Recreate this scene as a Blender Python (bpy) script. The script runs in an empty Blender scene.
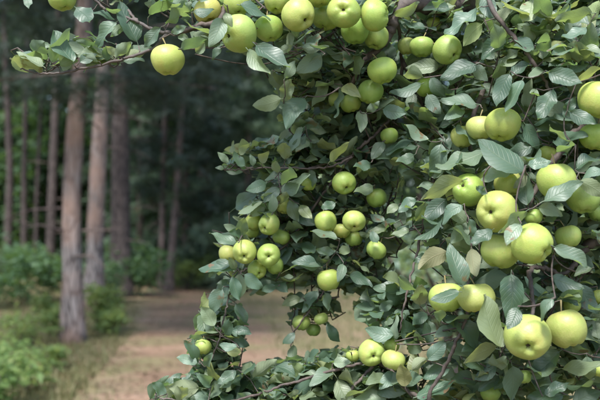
import bpy, bmesh, math, random
import numpy as np
from mathutils import Vector, Matrix, Quaternion
from mathutils.bvhtree import BVHTree

random.seed(7)
rng = np.random.default_rng(7)
scene = bpy.context.scene
col = scene.collection

# ------------------------------------------------------------------ camera
CAM = Vector((0.0, 0.0, 1.6))
PITCH = math.radians(2.75)
FPX = 833.0                                  # focal length in photo pixels (photo is 600 wide)
cd = bpy.data.cameras.new('camera')
cam = bpy.data.objects.new('camera', cd)
col.objects.link(cam)
cam.location = CAM
cam.rotation_euler = (math.radians(90) + PITCH, 0, 0)
cd.sensor_width = 36.0
cd.lens = 36.0 * FPX / 600.0
cd.clip_start = 0.05
cd.clip_end = 2000.0
cd.dof.use_dof = True
cd.dof.focus_distance = 1.84
cd.dof.aperture_fstop = 3.6
scene.camera = cam
FWD = Vector((0, math.cos(PITCH), math.sin(PITCH)))
UP = Vector((0, -math.sin(PITCH), math.cos(PITCH)))
RIGHT = Vector((1, 0, 0))

# ------------------------------------------------------------------ light
SUN_EL, SUN_AZ = math.radians(55), math.radians(-164)    # azimuth clockwise from +Y
world = bpy.data.worlds.new('World')
scene.world = world
world.use_nodes = True
wn = world.node_tree.nodes
bg = wn['Background']
sky = wn.new('ShaderNodeTexSky')
sky.sky_type = 'NISHITA'
sky.sun_disc = False
sky.sun_elevation = SUN_EL
sky.sun_rotation = SUN_AZ
sky.air_density = 1.0
sky.dust_density = 1.6
sky.ozone_density = 1.0
world.node_tree.links.new(sky.outputs[0], bg.inputs[0])
bg.inputs[1].default_value = 0.135
sd = bpy.data.lights.new('sun', 'SUN')
sd.energy = 3.3
sd.angle = math.radians(12)
sd.color = (1.0, 0.98, 0.945)
sun = bpy.data.objects.new('sun', sd)
col.objects.link(sun)
sdir = Vector((math.sin(SUN_AZ) * math.cos(SUN_EL), math.cos(SUN_AZ) * math.cos(SUN_EL), math.sin(SUN_EL)))
sun.rotation_euler = sdir.to_track_quat('Z', 'Y').to_euler()
sun.location = (-5, -5, 12)

scene.view_settings.view_transform = 'Standard'
scene.view_settings.look = 'None'
scene.view_settings.gamma = 1.0
scene.view_settings.exposure = 1.44
scene.cycles.use_denoising = True
scene.cycles.max_bounces = 6
scene.cycles.diffuse_bounces = 3
scene.cycles.transmission_bounces = 4
scene.cycles.transparent_max_bounces = 4
scene.cycles.sample_clamp_indirect = 4.0


# ------------------------------------------------------------------ helpers
def P(x, y, d):
    """photo pixel + depth along the camera axis -> world point"""
    return CAM + (FWD + RIGHT * ((x - 300) / FPX) + UP * (-(y - 200) / FPX)) * d


def proj(p):
    v = p - CAM
    d = v.dot(FWD)
    return 300 + FPX * v.dot(RIGHT) / d, 200 - FPX * v.dot(UP) / d, d


def ground_at(x, ybase):
    """point on the ground seen at this pixel"""
    ray = FWD + RIGHT * ((x - 300) / FPX) + UP * (-(ybase - 200) / FPX)
    return CAM + ray * (-CAM.z / ray.z)


def link(o, parent=None):
    col.objects.link(o)
    if parent is not None:
        o.parent = parent
    return o


def mesh_obj(name, verts, faces, mat, parent=None, smooth=True, uv=None):
    me = bpy.data.meshes.new(name)
    me.from_pydata([tuple(v) for v in verts] if not isinstance(verts, np.ndarray) else verts.tolist(), [],
                   faces if not isinstance(faces, np.ndarray) else faces.tolist())
    if mat is not None:
        me.materials.append(mat)
    if smooth:
        me.polygons.foreach_set('use_smooth', [True] * len(me.polygons))
    if uv is not None:
        lay = me.uv_layers.new(name='UVMap')
        idx = np.empty(len(me.loops), dtype=np.int32)
        me.loops.foreach_get('vertex_index', idx)
        lay.data.foreach_set('uv', np.asarray(uv, dtype=np.float32)[idx].ravel())
    me.update()
    return link(bpy.data.objects.new(name, me), parent)


def empty(name, loc, label=None, cat=None, group=None):
    o = bpy.data.objects.new(name, None)
    o.empty_display_size = 0.1
    o.location = loc
    link(o)
    tag(o, label, cat, group)
    return o


def tag(o, label=None, cat=None, group=None, kind=None):
    if label: o['label'] = label
    if cat: o['category'] = cat
    if group: o['group'] = group
    if kind: o['kind'] = kind
    return o


def tube(pts, radii, n=6, cap=True):
    pts = [Vector(p) for p in pts]
    V, F = [], []
    ref = Vector((0.31, 0.17, 0.93))
    u = None
    for i, p in enumerate(pts):
        t = (pts[min(i + 1, len(pts) - 1)] - pts[max(i - 1, 0)])
        if t.length < 1e-9: t = Vector((0, 0, 1))
        t.normalize()
        if u is None:
            u = t.cross(ref)
            if u.length < 1e-4: u = t.cross(Vector((1, 0, 0)))
        u = (u - t * u.dot(t)).normalized()
        w = t.cross(u)
        for k in range(n):
            a = 2 * math.pi * k / n
            V.append(p + (u * math.cos(a) + w * math.sin(a)) * radii[i])
    m = len(pts)
    for i in range(m - 1):
        for k in range(n):
            k2 = (k + 1) % n
            F.append((i * n + k, i * n + k2, (i + 1) * n + k2, (i + 1) * n + k))
    if cap:
        F.append(tuple(range(n - 1, -1, -1)))
        F.append(tuple((m - 1) * n + k for k in range(n)))
    return V, F


def join_geo(parts):
    V, F = [], []
    for v, f in parts:
        o = len(V)
        V.extend(v)
        F.extend(tuple(i + o for i in q) for q in f)
    return V, F


def catmull(pts, per=6):
    pts = [Vector(p) for p in pts]
    q = [pts[0] * 2 - pts[1]] + pts + [pts[-1] * 2 - pts[-2]]
    out = []
    for i in range(1, len(q) - 2):
        a, b, c, d = q[i - 1], q[i], q[i + 1], q[i + 2]
        for k in range(per):
            t = k / per
            out.append(0.5 * ((2 * b) + (c - a) * t + (2 * a - 5 * b + 4 * c - d) * t * t + (3 * b - a - 3 * c + d) * t ** 3))
    out.append(pts[-1])
    return out


# ------------------------------------------------------------------ materials
def new_mat(name):
    m = bpy.data.materials.new(name)
    m.use_nodes = True
    nt = m.node_tree
    return m, nt, nt.nodes, nt.links, nt.nodes['Principled BSDF']


def N(nt, t, **kw):
    n = nt.nodes.new(t)
    for k, v in kw.items():
        setattr(n, k, v)
    return n


def math_node(nt, op, a, b=None, clamp=False):
    n = nt.nodes.new('ShaderNodeMath')
    n.operation = op
    n.use_clamp = clamp
    for i, v in enumerate((a, b)):
        if v is None: continue
        if isinstance(v, (int, float)): n.inputs[i].default_value = v
        else: nt.links.new(v, n.inputs[i])
    return n.outputs[0]


def mix_col(nt, fac, a, b):
    n = nt.nodes.new('ShaderNodeMix')
    n.data_type = 'RGBA'
    for i, v in ((0, fac), (6, a), (7, b)):
        if isinstance(v, (int, float)): n.inputs[i].default_value = v
        elif isinstance(v, tuple): n.inputs[i].default_value = (*v, 1.0)
        else: nt.links.new(v, n.inputs[i])
    return n.outputs[2]


def ramp(nt, fac, stops):
    n = nt.nodes.new('ShaderNodeValToRGB')
    e = n.color_ramp.elements
    while len(e) < len(stops): e.new(0.5)
    for i, (p, c) in enumerate(stops):
        e[i].position = p
        e[i].color = (*c, 1) if isinstance(c, tuple) else (c, c, c, 1)
    nt.links.new(fac, n.inputs[0])
    return n.outputs[0]


def noise(nt, vec, scale, detail=3, rough=0.55):
    n = nt.nodes.new('ShaderNodeTexNoise')
    n.inputs['Scale'].default_value = scale
    n.inputs['Detail'].default_value = detail
    n.inputs['Roughness'].default_value = rough
    if vec is not None: nt.links.new(vec, n.inputs['Vector'])
    return n.outputs[0]


def leaf_material(name, per_island):
    """apple leaf: waxy dark upper side, pale downy underside, light shining through"""
    m, nt, nodes, L, bs = new_mat(name)
    uvn = N(nt, 'ShaderNodeUVMap')
    sep = N(nt, 'ShaderNodeSeparateXYZ')
    L.new(uvn.outputs[0], sep.inputs[0])
    u = math_node(nt, 'ABSOLUTE', math_node(nt, 'SUBTRACT', sep.outputs[0], 0.5))
    v = sep.outputs[1]
    mid = math_node(nt, 'SUBTRACT', 1.0, math_node(nt, 'DIVIDE', u, 0.03), clamp=True)
    c = math_node(nt, 'SUBTRACT', v, math_node(nt, 'MULTIPLY', u, 0.55))
    fr = math_node(nt, 'ABSOLUTE', math_node(nt, 'SUBTRACT', math_node(nt, 'FRACT', math_node(nt, 'MULTIPLY', c, 9.0)), 0.5))
    side = math_node(nt, 'SUBTRACT', 1.0, math_node(nt, 'MULTIPLY', fr, 7.0), clamp=True)
    vein = math_node(nt, 'MAXIMUM', mid, math_node(nt, 'MULTIPLY', side, 0.5))
    geo = N(nt, 'ShaderNodeNewGeometry')
    oi = N(nt, 'ShaderNodeObjectInfo')
    rnd = geo.outputs['Random Per Island'] if per_island else oi.outputs['Random']
    tc = N(nt, 'ShaderNodeTexCoord')
    nz = noise(nt, geo.outputs['Position'], 55, 3)
    nzb = noise(nt, geo.outputs['Position'], 7, 2)
    top = ramp(nt, rnd, [(0.0, (0.038, 0.082, 0.050)), (0.35, (0.070, 0.122, 0.085)), (0.65, (0.115, 0.172, 0.124)),
                         (0.92, (0.165, 0.215, 0.125)), (1.0, (0.21, 0.24, 0.09))])
    top = mix_col(nt, math_node(nt, 'MULTIPLY', vein, 0.32), top, (0.22, 0.28, 0.15))
    top = mix_col(nt, math_node(nt, 'MULTIPLY', nz, 0.35), top, (0.045, 0.08, 0.05))
    under = ramp(nt, rnd, [(0.0, (0.13, 0.185, 0.125)), (0.6, (0.17, 0.225, 0.15)), (1.0, (0.22, 0.26, 0.15))])
    under = mix_col(nt, math_node(nt, 'MULTIPLY', vein, 0.3), under, (0.26, 0.29, 0.18))
    base = mix_col(nt, geo.outputs['Backfacing'], top, under)
    # a few leaves with brown scorched patches
    brown_sel = math_node(nt, 'GREATER_THAN', math_node(nt, 'FRACT', math_node(nt, 'MULTIPLY', rnd, 37.0)), 0.86)
    spot = ramp(nt, noise(nt, geo.outputs['Position'], 38, 2), [(0.60, 0.0), (0.66, 1.0)])
    base = mix_col(nt, math_node(nt, 'MULTIPLY', brown_sel, spot), base, (0.12, 0.075, 0.04))
    if not per_island:
        mx = N(nt, 'ShaderNodeMix', data_type='RGBA', blend_type='MULTIPLY')
        mx.inputs[0].default_value = 1.0
        L.new(base, mx.inputs[6]); L.new(oi.outputs['Color'], mx.inputs[7])
        base = mx.outputs[2]
    L.new(base, bs.inputs['Base Color'])
    rough = math_node(nt, 'ADD', math_node(nt, 'MULTIPLY', nzb, 0.28), 0.37)
    rough = math_node(nt, 'ADD', rough, math_node(nt, 'MULTIPLY', geo.outputs['Backfacing'], 0.3))
    L.new(rough, bs.inputs['Roughness'])
    bs.inputs['Specular IOR Level'].default_value = 0.8
    bmp = N(nt, 'ShaderNodeBump')
    bmp.inputs['Strength'].default_value = 0.55
    bmp.inputs['Distance'].default_value = 0.0012
    h = math_node(nt, 'ADD', math_node(nt, 'MULTIPLY', vein, -1.0), math_node(nt, 'MULTIPLY', nz, 0.9))
    L.new(h, bmp.inputs['Height'])
    L.new(bmp.outputs[0], bs.inputs['Normal'])
    tr = N(nt, 'ShaderNodeBsdfTranslucent')
    tcol = ramp(nt, rnd, [(0.0, (0.18, 0.30, 0.08)), (0.6, (0.27, 0.40, 0.10)), (1.0, (0.42, 0.48, 0.12))])
    tcol = mix_col(nt, math_node(nt, 'MULTIPLY', vein, 0.35), tcol, (0.10, 0.15, 0.03))
    L.new(tcol, tr.inputs[0])
    ms = N(nt, 'ShaderNodeMixShader')
    ms.inputs[0].default_value = 0.36
    L.new(bs.outputs[0], ms.inputs[1]); L.new(tr.outputs[0], ms.inputs[2])
    L.new(ms.outputs[0], nodes['Material Output'].inputs[0])
    return m


def foliage_material(name, stops, trans, tfac=0.3, rough=0.6):
    m, nt, nodes, L, bs = new_mat(name)
    geo = N(nt, 'ShaderNodeNewGeometry')
    patch = noise(nt, geo.outputs['Position'], 0.9, 2)
    fac = math_node(nt, 'ADD', math_node(nt, 'MULTIPLY', geo.outputs['Random Per Island'], 0.6),
                    math_node(nt, 'MULTIPLY', math_node(nt, 'SUBTRACT', patch, 0.3), 0.9), clamp=True)
    c = ramp(nt, fac, stops)
    L.new(c, bs.inputs['Base Color'])
    bs.inputs['Roughness'].default_value = rough
    bs.inputs['Specular IOR Level'].default_value = 0.35
    tr = N(nt, 'ShaderNodeBsdfTranslucent')
    tr.inputs[0].default_value = (*trans, 1)
    ms = N(nt, 'ShaderNodeMixShader')
    ms.inputs[0].default_value = tfac
    L.new(bs.outputs[0], ms.inputs[1]); L.new(tr.outputs[0], ms.inputs[2])
    L.new(ms.outputs[0], nodes['Material Output'].inputs[0])
    return m


def bark_material(name, dark, light, scale=1.0, stretch=0.18, bump=0.02, rosy=None):
    m, nt, nodes, L, bs = new_mat(name)
    tc = N(nt, 'ShaderNodeTexCoord')
    mp = N(nt, 'ShaderNodeMapping')
    mp.inputs['Scale'].default_value = (scale, scale, scale * stretch)
    L.new(tc.outputs['Object'], mp.inputs[0])
    a = noise(nt, mp.outputs[0], 9, 6, 0.65)
    vo = N(nt, 'ShaderNodeTexVoronoi', feature='DISTANCE_TO_EDGE')
    vo.inputs['Scale'].default_value = 11
    L.new(mp.outputs[0], vo.inputs['Vector'])
    plate = ramp(nt, vo.outputs['Distance'], [(0.0, 0.0), (0.16, 1.0)])
    f = math_node(nt, 'MULTIPLY', a, math_node(nt, 'ADD', math_node(nt, 'MULTIPLY', plate, 0.7), 0.3))
    c = ramp(nt, f, [(0.12, dark), (0.58, light)])
    if rosy:
        pn = noise(nt, tc.outputs['Object'], 1.1 * scale, 3)
        c = mix_col(nt, ramp(nt, pn, [(0.42, 0.0), (0.60, 0.85)]), c, rosy)
    L.new(c, bs.inputs['Base Color'])
    bs.inputs['Roughness'].default_value = 0.9
    bs.inputs['Specular IOR Level'].default_value = 0.2
    b = N(nt, 'ShaderNodeBump')
    b.inputs['Strength'].default_value = 0.9
    b.inputs['Distance'].default_value = bump
    L.new(f, b.inputs['Height'])
    L.new(b.outputs[0], bs.inputs['Normal'])
    return m


def apple_material():
    m, nt, nodes, L, bs = new_mat('apple_skin')
    tc = N(nt, 'ShaderNodeTexCoord')
    oi = N(nt, 'ShaderNodeObjectInfo')
    sep = N(nt, 'ShaderNodeSeparateXYZ')
    L.new(tc.outputs['Object'], sep.inputs[0])
    n1 = noise(nt, tc.outputs['Object'], 1.6, 3)
    va = N(nt, 'ShaderNodeVectorMath', operation='ADD')
    L.new(tc.outputs['Object'], va.inputs[0])
    cb = N(nt, 'ShaderNodeCombineXYZ')
    L.new(math_node(nt, 'MULTIPLY', oi.outputs['Random'], 17.0), cb.inputs[0])
    L.new(cb.outputs[0], va.inputs[1])
    n1 = noise(nt, va.outputs[0], 1.5, 3)
    # green to yellow, by noise and from apple to apple
    f = math_node(nt, 'ADD', math_node(nt, 'MULTIPLY', math_node(nt, 'SUBTRACT', n1, 0.5), 1.1),
                  math_node(nt, 'ADD', math_node(nt, 'MULTIPLY', oi.outputs['Random'], 0.35), 0.33), clamp=True)
    c = ramp(nt, f, [(0.0, (0.18, 0.25, 0.056)), (0.5, (0.26, 0.316, 0.083)), (1.0, (0.355, 0.375, 0.126))])
    # fine streaks from stem to calyx
    wv = noise(nt, None, 1.0)
    mp = N(nt, 'ShaderNodeMapping')
    mp.inputs['Scale'].default_value = (9, 9, 0.8)
    L.new(va.outputs[0], mp.inputs[0])
    st = noise(nt, mp.outputs[0], 1.6, 3)
    c = mix_col(nt, math_node(nt, 'MULTIPLY', ramp(nt, st, [(0.45, 0.0), (0.75, 1.0)]), 0.28), c, (0.255, 0.31, 0.055))
    # lenticels
    vo = N(nt, 'ShaderNodeTexVoronoi')
    vo.inputs['Scale'].default_value = 9.0
    L.new(va.outputs[0], vo.inputs['Vector'])
    dot = ramp(nt, vo.outputs['Distance'], [(0.07, 1.0), (0.13, 0.0)])
    c = mix_col(nt, math_node(nt, 'MULTIPLY', dot, 0.6), c, (0.40, 0.38, 0.19))
    # russet smudges
    rs = ramp(nt, noise(nt, va.outputs[0], 3.4, 5, 0.7), [(0.60, 0.0), (0.74, 0.6)])
    c = mix_col(nt, rs, c, (0.34, 0.28, 0.10))
    stem = math_node(nt, 'ADD', sep.outputs[2], math_node(nt, 'MULTIPLY', math_node(nt, 'SUBTRACT', st, 0.5), 0.5))
    c = mix_col(nt, ramp(nt, stem, [(0.72, 0.0), (0.92, 0.5)]), c, (0.30, 0.27, 0.09))
    bl = ramp(nt, noise(nt, va.outputs[0], 0.9, 2), [(0.55, 0.0), (0.72, 0.26)])
    c = mix_col(nt, bl, c, (0.42, 0.29, 0.10))
    scab = ramp(nt, noise(nt, va.outputs[0], 8.5, 2), [(0.73, 0.0), (0.76, 0.8)])
    c = mix_col(nt, scab, c, (0.11, 0.085, 0.045))
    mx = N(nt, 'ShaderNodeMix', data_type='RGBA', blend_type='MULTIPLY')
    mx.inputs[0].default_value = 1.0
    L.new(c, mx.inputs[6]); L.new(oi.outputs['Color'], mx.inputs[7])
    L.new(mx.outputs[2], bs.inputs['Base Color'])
    L.new(math_node(nt, 'ADD', math_node(nt, 'MULTIPLY', n1, 0.2), 0.36), bs.inputs['Roughness'])
    bs.inputs['Specular IOR Level'].default_value = 0.4
    bs.inputs['Subsurface Weight'].default_value = 0.135
    bs.inputs['Subsurface Radius'].default_value = (0.5, 0.6, 0.15)
    bs.inputs['Subsurface Scale'].default_value = 0.25
    b = N(nt, 'ShaderNodeBump')
    b.inputs['Strength'].default_value = 0.25
    b.inputs['Distance'].default_value = 0.002
    L.new(noise(nt, va.outputs[0], 14, 3), b.inputs['Height'])
    L.new(b.outputs[0], bs.inputs['Normal'])
    return m


def plain(name, c, rough=0.7):
    m, nt, nodes, L, bs = new_mat(name)
    tc = N(nt, 'ShaderNodeTexCoord')
    n = noise(nt, tc.outputs['Object'], 40, 3)
    L.new(mix_col(nt, n, tuple(0.6 * x for x in c), tuple(min(1, 1.35 * x) for x in c)), bs.inputs['Base Color'])
    bs.inputs['Roughness'].default_value = rough
    return m


def ground_material(name, path):
    m, nt, nodes, L, bs = new_mat(name)
    geo = N(nt, 'ShaderNodeNewGeometry')
    pos = geo.outputs['Position']
    big = noise(nt, pos, 0.75, 5, 0.65)
    mp = N(nt, 'ShaderNodeMapping')
    mp.inputs['Scale'].default_value = (0.35, 1.0, 1.0)
    L.new(pos, mp.inputs[0])
    band = noise(nt, mp.outputs[0], 1.1, 5, 0.65)  # soil tones, with shadow stripes across the ground painted in at the dark end
    fine = noise(nt, pos, 14, 5, 0.7)
    speck = noise(nt, pos, 60, 3, 0.7)
    if path:
        uvn = N(nt, 'ShaderNodeUVMap')
        sp = N(nt, 'ShaderNodeSeparateXYZ')
        L.new(uvn.outputs[0], sp.inputs[0])
        edge = math_node(nt, 'ABSOLUTE', math_node(nt, 'SUBTRACT', math_node(nt, 'MULTIPLY', sp.outputs[0], 2.0), 1.0))
        edge = math_node(nt, 'ADD', edge, math_node(nt, 'MULTIPLY', math_node(nt, 'SUBTRACT', noise(nt, pos, 2.2, 4), 0.5), 1.3))
        edge = ramp(nt, edge, [(0.45, 0.0), (0.95, 1.0)])
        c = ramp(nt, band, [(0.30, (0.10, 0.068, 0.046)), (0.50, (0.205, 0.132, 0.090)), (0.70, (0.285, 0.187, 0.132))])
        c = mix_col(nt, ramp(nt, big, [(0.46, 0.0), (0.62, 0.8)]), c, (0.16, 0.15, 0.075))
        c2 = ramp(nt, band, [(0.30, (0.12, 0.115, 0.05)), (0.50, (0.185, 0.155, 0.095)), (0.70, (0.25, 0.175, 0.13))])
        c2 = mix_col(nt, ramp(nt, big, [(0.45, 0.0), (0.65, 0.7)]), c2, (0.11, 0.125, 0.05))
        c = mix_col(nt, edge, c, c2)
    else:
        c = ramp(nt, band, [(0.30, (0.12, 0.115, 0.05)), (0.50, (0.185, 0.155, 0.085)), (0.70, (0.25, 0.175, 0.12))])
        c = mix_col(nt, ramp(nt, big, [(0.45, 0.0), (0.65, 0.7)]), c, (0.11, 0.125, 0.05))
    c = mix_col(nt, ramp(nt, fine, [(0.35, 0.55), (0.6, 0.0)]), c, (0.085, 0.06, 0.038))
    c = mix_col(nt, ramp(nt, speck, [(0.6, 0.0), (0.72, 0.5)]), c, (0.36, 0.28, 0.19))
    L.new(c, bs.inputs['Base Color'])
    bs.inputs['Roughness'].default_value = 0.95
    bs.inputs['Specular IOR Level'].default_value = 0.1
    b = N(nt, 'ShaderNodeBump')
    b.inputs['Strength'].default_value = 0.8
    b.inputs['Distance'].default_value = 0.03
    L.new(math_node(nt, 'ADD', fine, math_node(nt, 'MULTIPLY', speck, 0.4)), b.inputs['Height'])
    L.new(b.outputs[0], bs.inputs['Normal'])
    return m


M_LEAF = leaf_material('apple_leaf', False)
M_FOL = leaf_material('apple_foliage', True)
M_APPLE = apple_material()
M_STALK = plain('apple_stalk', (0.16, 0.13, 0.05))
M_CALYX = plain('apple_calyx', (0.06, 0.045, 0.025), 0.9)
def twig_material():
    m, nt, nodes, L, bs = new_mat('apple_bark')
    tc = N(nt, 'ShaderNodeTexCoord')
    a = noise(nt, tc.outputs['Object'], 60, 5, 0.65)
    b2 = noise(nt, tc.outputs['Object'], 7, 3)
    c = ramp(nt, a, [(0.35, (0.022, 0.016, 0.014)), (0.65, (0.085, 0.062, 0.052))])
    c = mix_col(nt, ramp(nt, b2, [(0.45, 0.0), (0.65, 0.4)]), c, (0.12, 0.105, 0.095))
    L.new(c, bs.inputs['Base Color'])
    bs.inputs['Roughness'].default_value = 0.75
    b = N(nt, 'ShaderNodeBump')
    b.inputs['Strength'].default_value = 0.6
    b.inputs['Distance'].default_value = 0.002
    L.new(a, b.inputs['Height'])
    L.new(b.outputs[0], bs.inputs['Normal'])
    return m


M_BRANCH = twig_material()
M_PINE = bark_material('pine_bark', (0.030, 0.025, 0.025), (0.20, 0.178, 0.172), 1.0, 0.22, 0.03, rosy=(0.20, 0.135, 0.11))
M_PINED = bark_material('pine_bark_dark', (0.035, 0.028, 0.026), (0.15, 0.115, 0.105), 1.0, 0.22, 0.03)
M_PINEK = bark_material('pine_bark_blackish', (0.018, 0.015, 0.015), (0.075, 0.06, 0.056), 1.0, 0.22, 0.03)
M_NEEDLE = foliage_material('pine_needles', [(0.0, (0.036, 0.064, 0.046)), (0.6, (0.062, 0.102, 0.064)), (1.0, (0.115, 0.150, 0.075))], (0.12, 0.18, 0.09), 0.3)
M_NEEDLED = foliage_material('shade_dark_pine_needles', [(0.0, (0.012, 0.024, 0.018)), (0.6, (0.022, 0.040, 0.028)), (1.0, (0.042, 0.062, 0.038))], (0.06, 0.09, 0.05), 0.2)  # canopy shade put into a darker needle colour, not older needles
M_WOOD = foliage_material('broad_leaves', [(0.0, (0.035, 0.072, 0.038)), (0.6, (0.058, 0.112, 0.052)), (1.0, (0.095, 0.15, 0.06))], (0.16, 0.28, 0.06), 0.35)
M_BUSH = foliage_material('bush_leaves', [(0.0, (0.055, 0.10, 0.035)), (0.6, (0.09, 0.15, 0.05)), (1.0, (0.17, 0.20, 0.06))], (0.36, 0.44, 0.12), 0.42)
M_WEED = foliage_material('weed_leaves', [(0.0, (0.055, 0.11, 0.038)), (0.6, (0.10, 0.165, 0.055)), (1.0, (0.21, 0.235, 0.085))], (0.34, 0.48, 0.16), 0.45)
M_RUST = foliage_material('withered_leaves', [(0.0, (0.16, 0.075, 0.045)), (1.0, (0.30, 0.16, 0.09))], (0.3, 0.14, 0.06), 0.3)
M_LITTER = foliage_material('fallen_leaves', [(0.0, (0.07, 0.045, 0.03)), (0.6, (0.17, 0.11, 0.07)), (1.0, (0.33, 0.25, 0.16))], (0.2, 0.12, 0.05), 0.15)
M_GRASS = foliage_material('dry_grass', [(0.0, (0.07, 0.09, 0.034)), (0.5, (0.115, 0.12, 0.052)), (1.0, (0.20, 0.16, 0.09))], (0.3, 0.26, 0.1), 0.3)


# ------------------------------------------------------------------ ground and path
def ground_z(x, y):
    return 0.05 * math.sin(x * 0.31 + 1.3) * math.sin(y * 0.23) * min(1, max(0, (abs(x) + y) / 20))


gx = np.concatenate([[-400, -150, -70], np.linspace(-40, 40, 81), [70, 150, 400]])
gy = np.concatenate([[-400, -120, -40, -15], np.linspace(-5, 60, 66), [75, 110, 200, 400]])
V = [(x, y, ground_z(x, y) if abs(x) <= 40 and -5 <= y <= 60 else 0.0) for y in gy for x in gx]
nx = len(gx)
F = [(j * nx + i, j * nx + i + 1, (j + 1) * nx + i + 1, (j + 1) * nx + i) for j in range(len(gy) - 1) for i in range(nx - 1)]
M_GROUND = ground_material('needle_litter_ground', False)
M_PATH = ground_material('dirt_path', True)
ground = tag(mesh_obj('ground', V, F, M_GROUND), kind='structure', label='brown needle litter ground with patches of dry grass')
# dirt path winding from the lower edge of the view to the edge of the wood
pc = [(-0.6, 2.0), (-0.9, 6.0), (-1.15, 9.0), (-1.45, 12.0), (-1.9, 16.0), (-2.7, 20.0), (-3.9, 25.0), (-6.0, 31.0), (-9.5, 37.0)]
pcv = catmull([(x, y, 0) for x, y in pc], 10)
V, F, PUV = [], [], []
for i, c in enumerate(pcv):
    w = 1.25 + 0.35 * math.sin(i * 0.23) + 0.015 * c.y
    for k in range(9):
        s = -1 + k / 4
        jx = (0.16 * math.sin(i * 1.7 + k) + 0.1 * math.sin(i * 0.6 + 2 * k)) if k in (0, 8) else 0
        x, y = c.x + s * w + jx, c.y
        V.append((x, y, ground_z(x, y) + 0.012 - 0.006 * s * s))
        PUV.append((k / 8, i / 80))
for i in range(len(pcv) - 1):
    for k in range(8):
        F.append((i * 9 + k, i * 9 + k + 1, (i + 1) * 9 + k + 1, (i + 1) * 9 + k))
tag(mesh_obj('path', V, F, M_PATH, uv=PUV), kind='structure', label='pinkish brown dirt path leading into the wood')


# ------------------------------------------------------------------ scattered leaves (vectorised)
def rand_rot(n, up_bias=0.0):
    q = rng.normal(size=(n, 4))
    q /= np.linalg.norm(q, axis=1)[:, None]
    w, x, y, z = q.T
    R = np.stack([np.stack([1 - 2 * (y * y + z * z), 2 * (x * y - w * z), 2 * (x * z + w * y)], -1),
                  np.stack([2 * (x * y + w * z), 1 - 2 * (x * x + z * z), 2 * (y * z - w * x)], -1),
                  np.stack([2 * (x * z - w * y), 2 * (y * z + w * x), 1 - 2 * (x * x + y * y)], -1)], 1)
    if up_bias > 0:
        nrm = R[:, :, 2].copy()
        nrm *= np.sign(nrm[:, 2] + 1e-9)[:, None]
        nrm = nrm * (1 - up_bias) + np.array([0, 0, 1.0]) * up_bias
        nrm /= np.linalg.norm(nrm, axis=1)[:, None]
        ax = R[:, :, 1] - nrm * np.sum(R[:, :, 1] * nrm, 1)[:, None]
        ax /= np.linalg.norm(ax, axis=1)[:, None] + 1e-9
        R = np.stack([np.cross(ax, nrm), ax, nrm], 2)
    return R


PROTO_LEAF = (np.array([(0, 0, 0), (-.24, .42, .07), (.24, .42, .07), (0, .5, 0), (0, 1.0, -.12)]), np.array([(0, 3, 1), (0, 2, 3), (1, 3, 4), (3, 2, 4)]))


def _spray(nb, width, seed):
    r = random.Random(seed)
    v, f = [], []
    for i in range(nb):
        a = (i / (nb - 1) - 0.5) * 2.6
        l = r.uniform(.6, 1.0)
        d = np.array([math.sin(a), math.cos(a), r.uniform(-.3, .3)])
        s = np.array([math.cos(a), -math.sin(a), r.uniform(-.4, .4)]) * width
        o = len(v)
        v += [d * 0.08, d * l * .55 + s, d * l * .55 - s, d * l]
        f += [(o, o + 1, o + 2), (o + 1, o + 3, o + 2)]
    return np.array(v), np.array(f)


PROTO_NEEDLE = _spray(9, .04, 3)
PROTO_FINE = _spray(11, .028, 4)
PROTO_SPRAY = _spray(5, .17, 5)


def scatter(name, pts, size, proto, mat, parent=None, up_bias=0.3, size_var=0.35):
    pts = np.asarray(pts, dtype=float)
    n = len(pts)
    pv, pf = proto
    R = rand_rot(n, up_bias)
    s = size * (1 + size_var * rng.uniform(-1, 1, n))
    Vv = np.einsum('nij,kj->nki', R, pv) * s[:, None, None] + pts[:, None, :]
    Ff = pf[None] + (np.arange(n) * len(pv))[:, None, None]
    if parent is not None:
        Vv = Vv - np.array(parent.location)
    return mesh_obj(name, Vv.reshape(-1, 3), Ff.reshape(-1, pf.shape[1]), mat, parent, smooth=False)


def blob_points(center, radii, n, clumps=14, clump_r=0.35):
    """points gathered in clumps inside an ellipsoid, so gaps show between them"""
    c = rng.normal(size=(clumps, 3))
    c /= np.linalg.norm(c, axis=1)[:, None]
    c *= rng.uniform(.25, .95, clumps)[:, None] ** 0.6
    k = rng.integers(0, clumps, n)
    d = rng.normal(size=(n, 3))
    d /= np.linalg.norm(d, axis=1)[:, None]
    p = c[k] + d * (clump_r * rng.uniform(.2, 1, n) ** .5)[:, None] * (0.7 + 0.6 * ((k * 7919) % 10) / 10)[:, None]
    return p * np.array(radii) + np.array(center)


# ------------------------------------------------------------------ forest: pines
def trunk_mesh(pts, radii, n=14, seed=0):
    r = random.Random(seed)
    V, F = tube(pts, radii, n)
    out = []
    for i, v in enumerate(V):
        ring = i // n
        c = pts[min(ring, len(pts) - 1)]
        k = 1 + r.uniform(-.06, .06)
        out.append(c + (v - c) * k)
    return out, F


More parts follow.
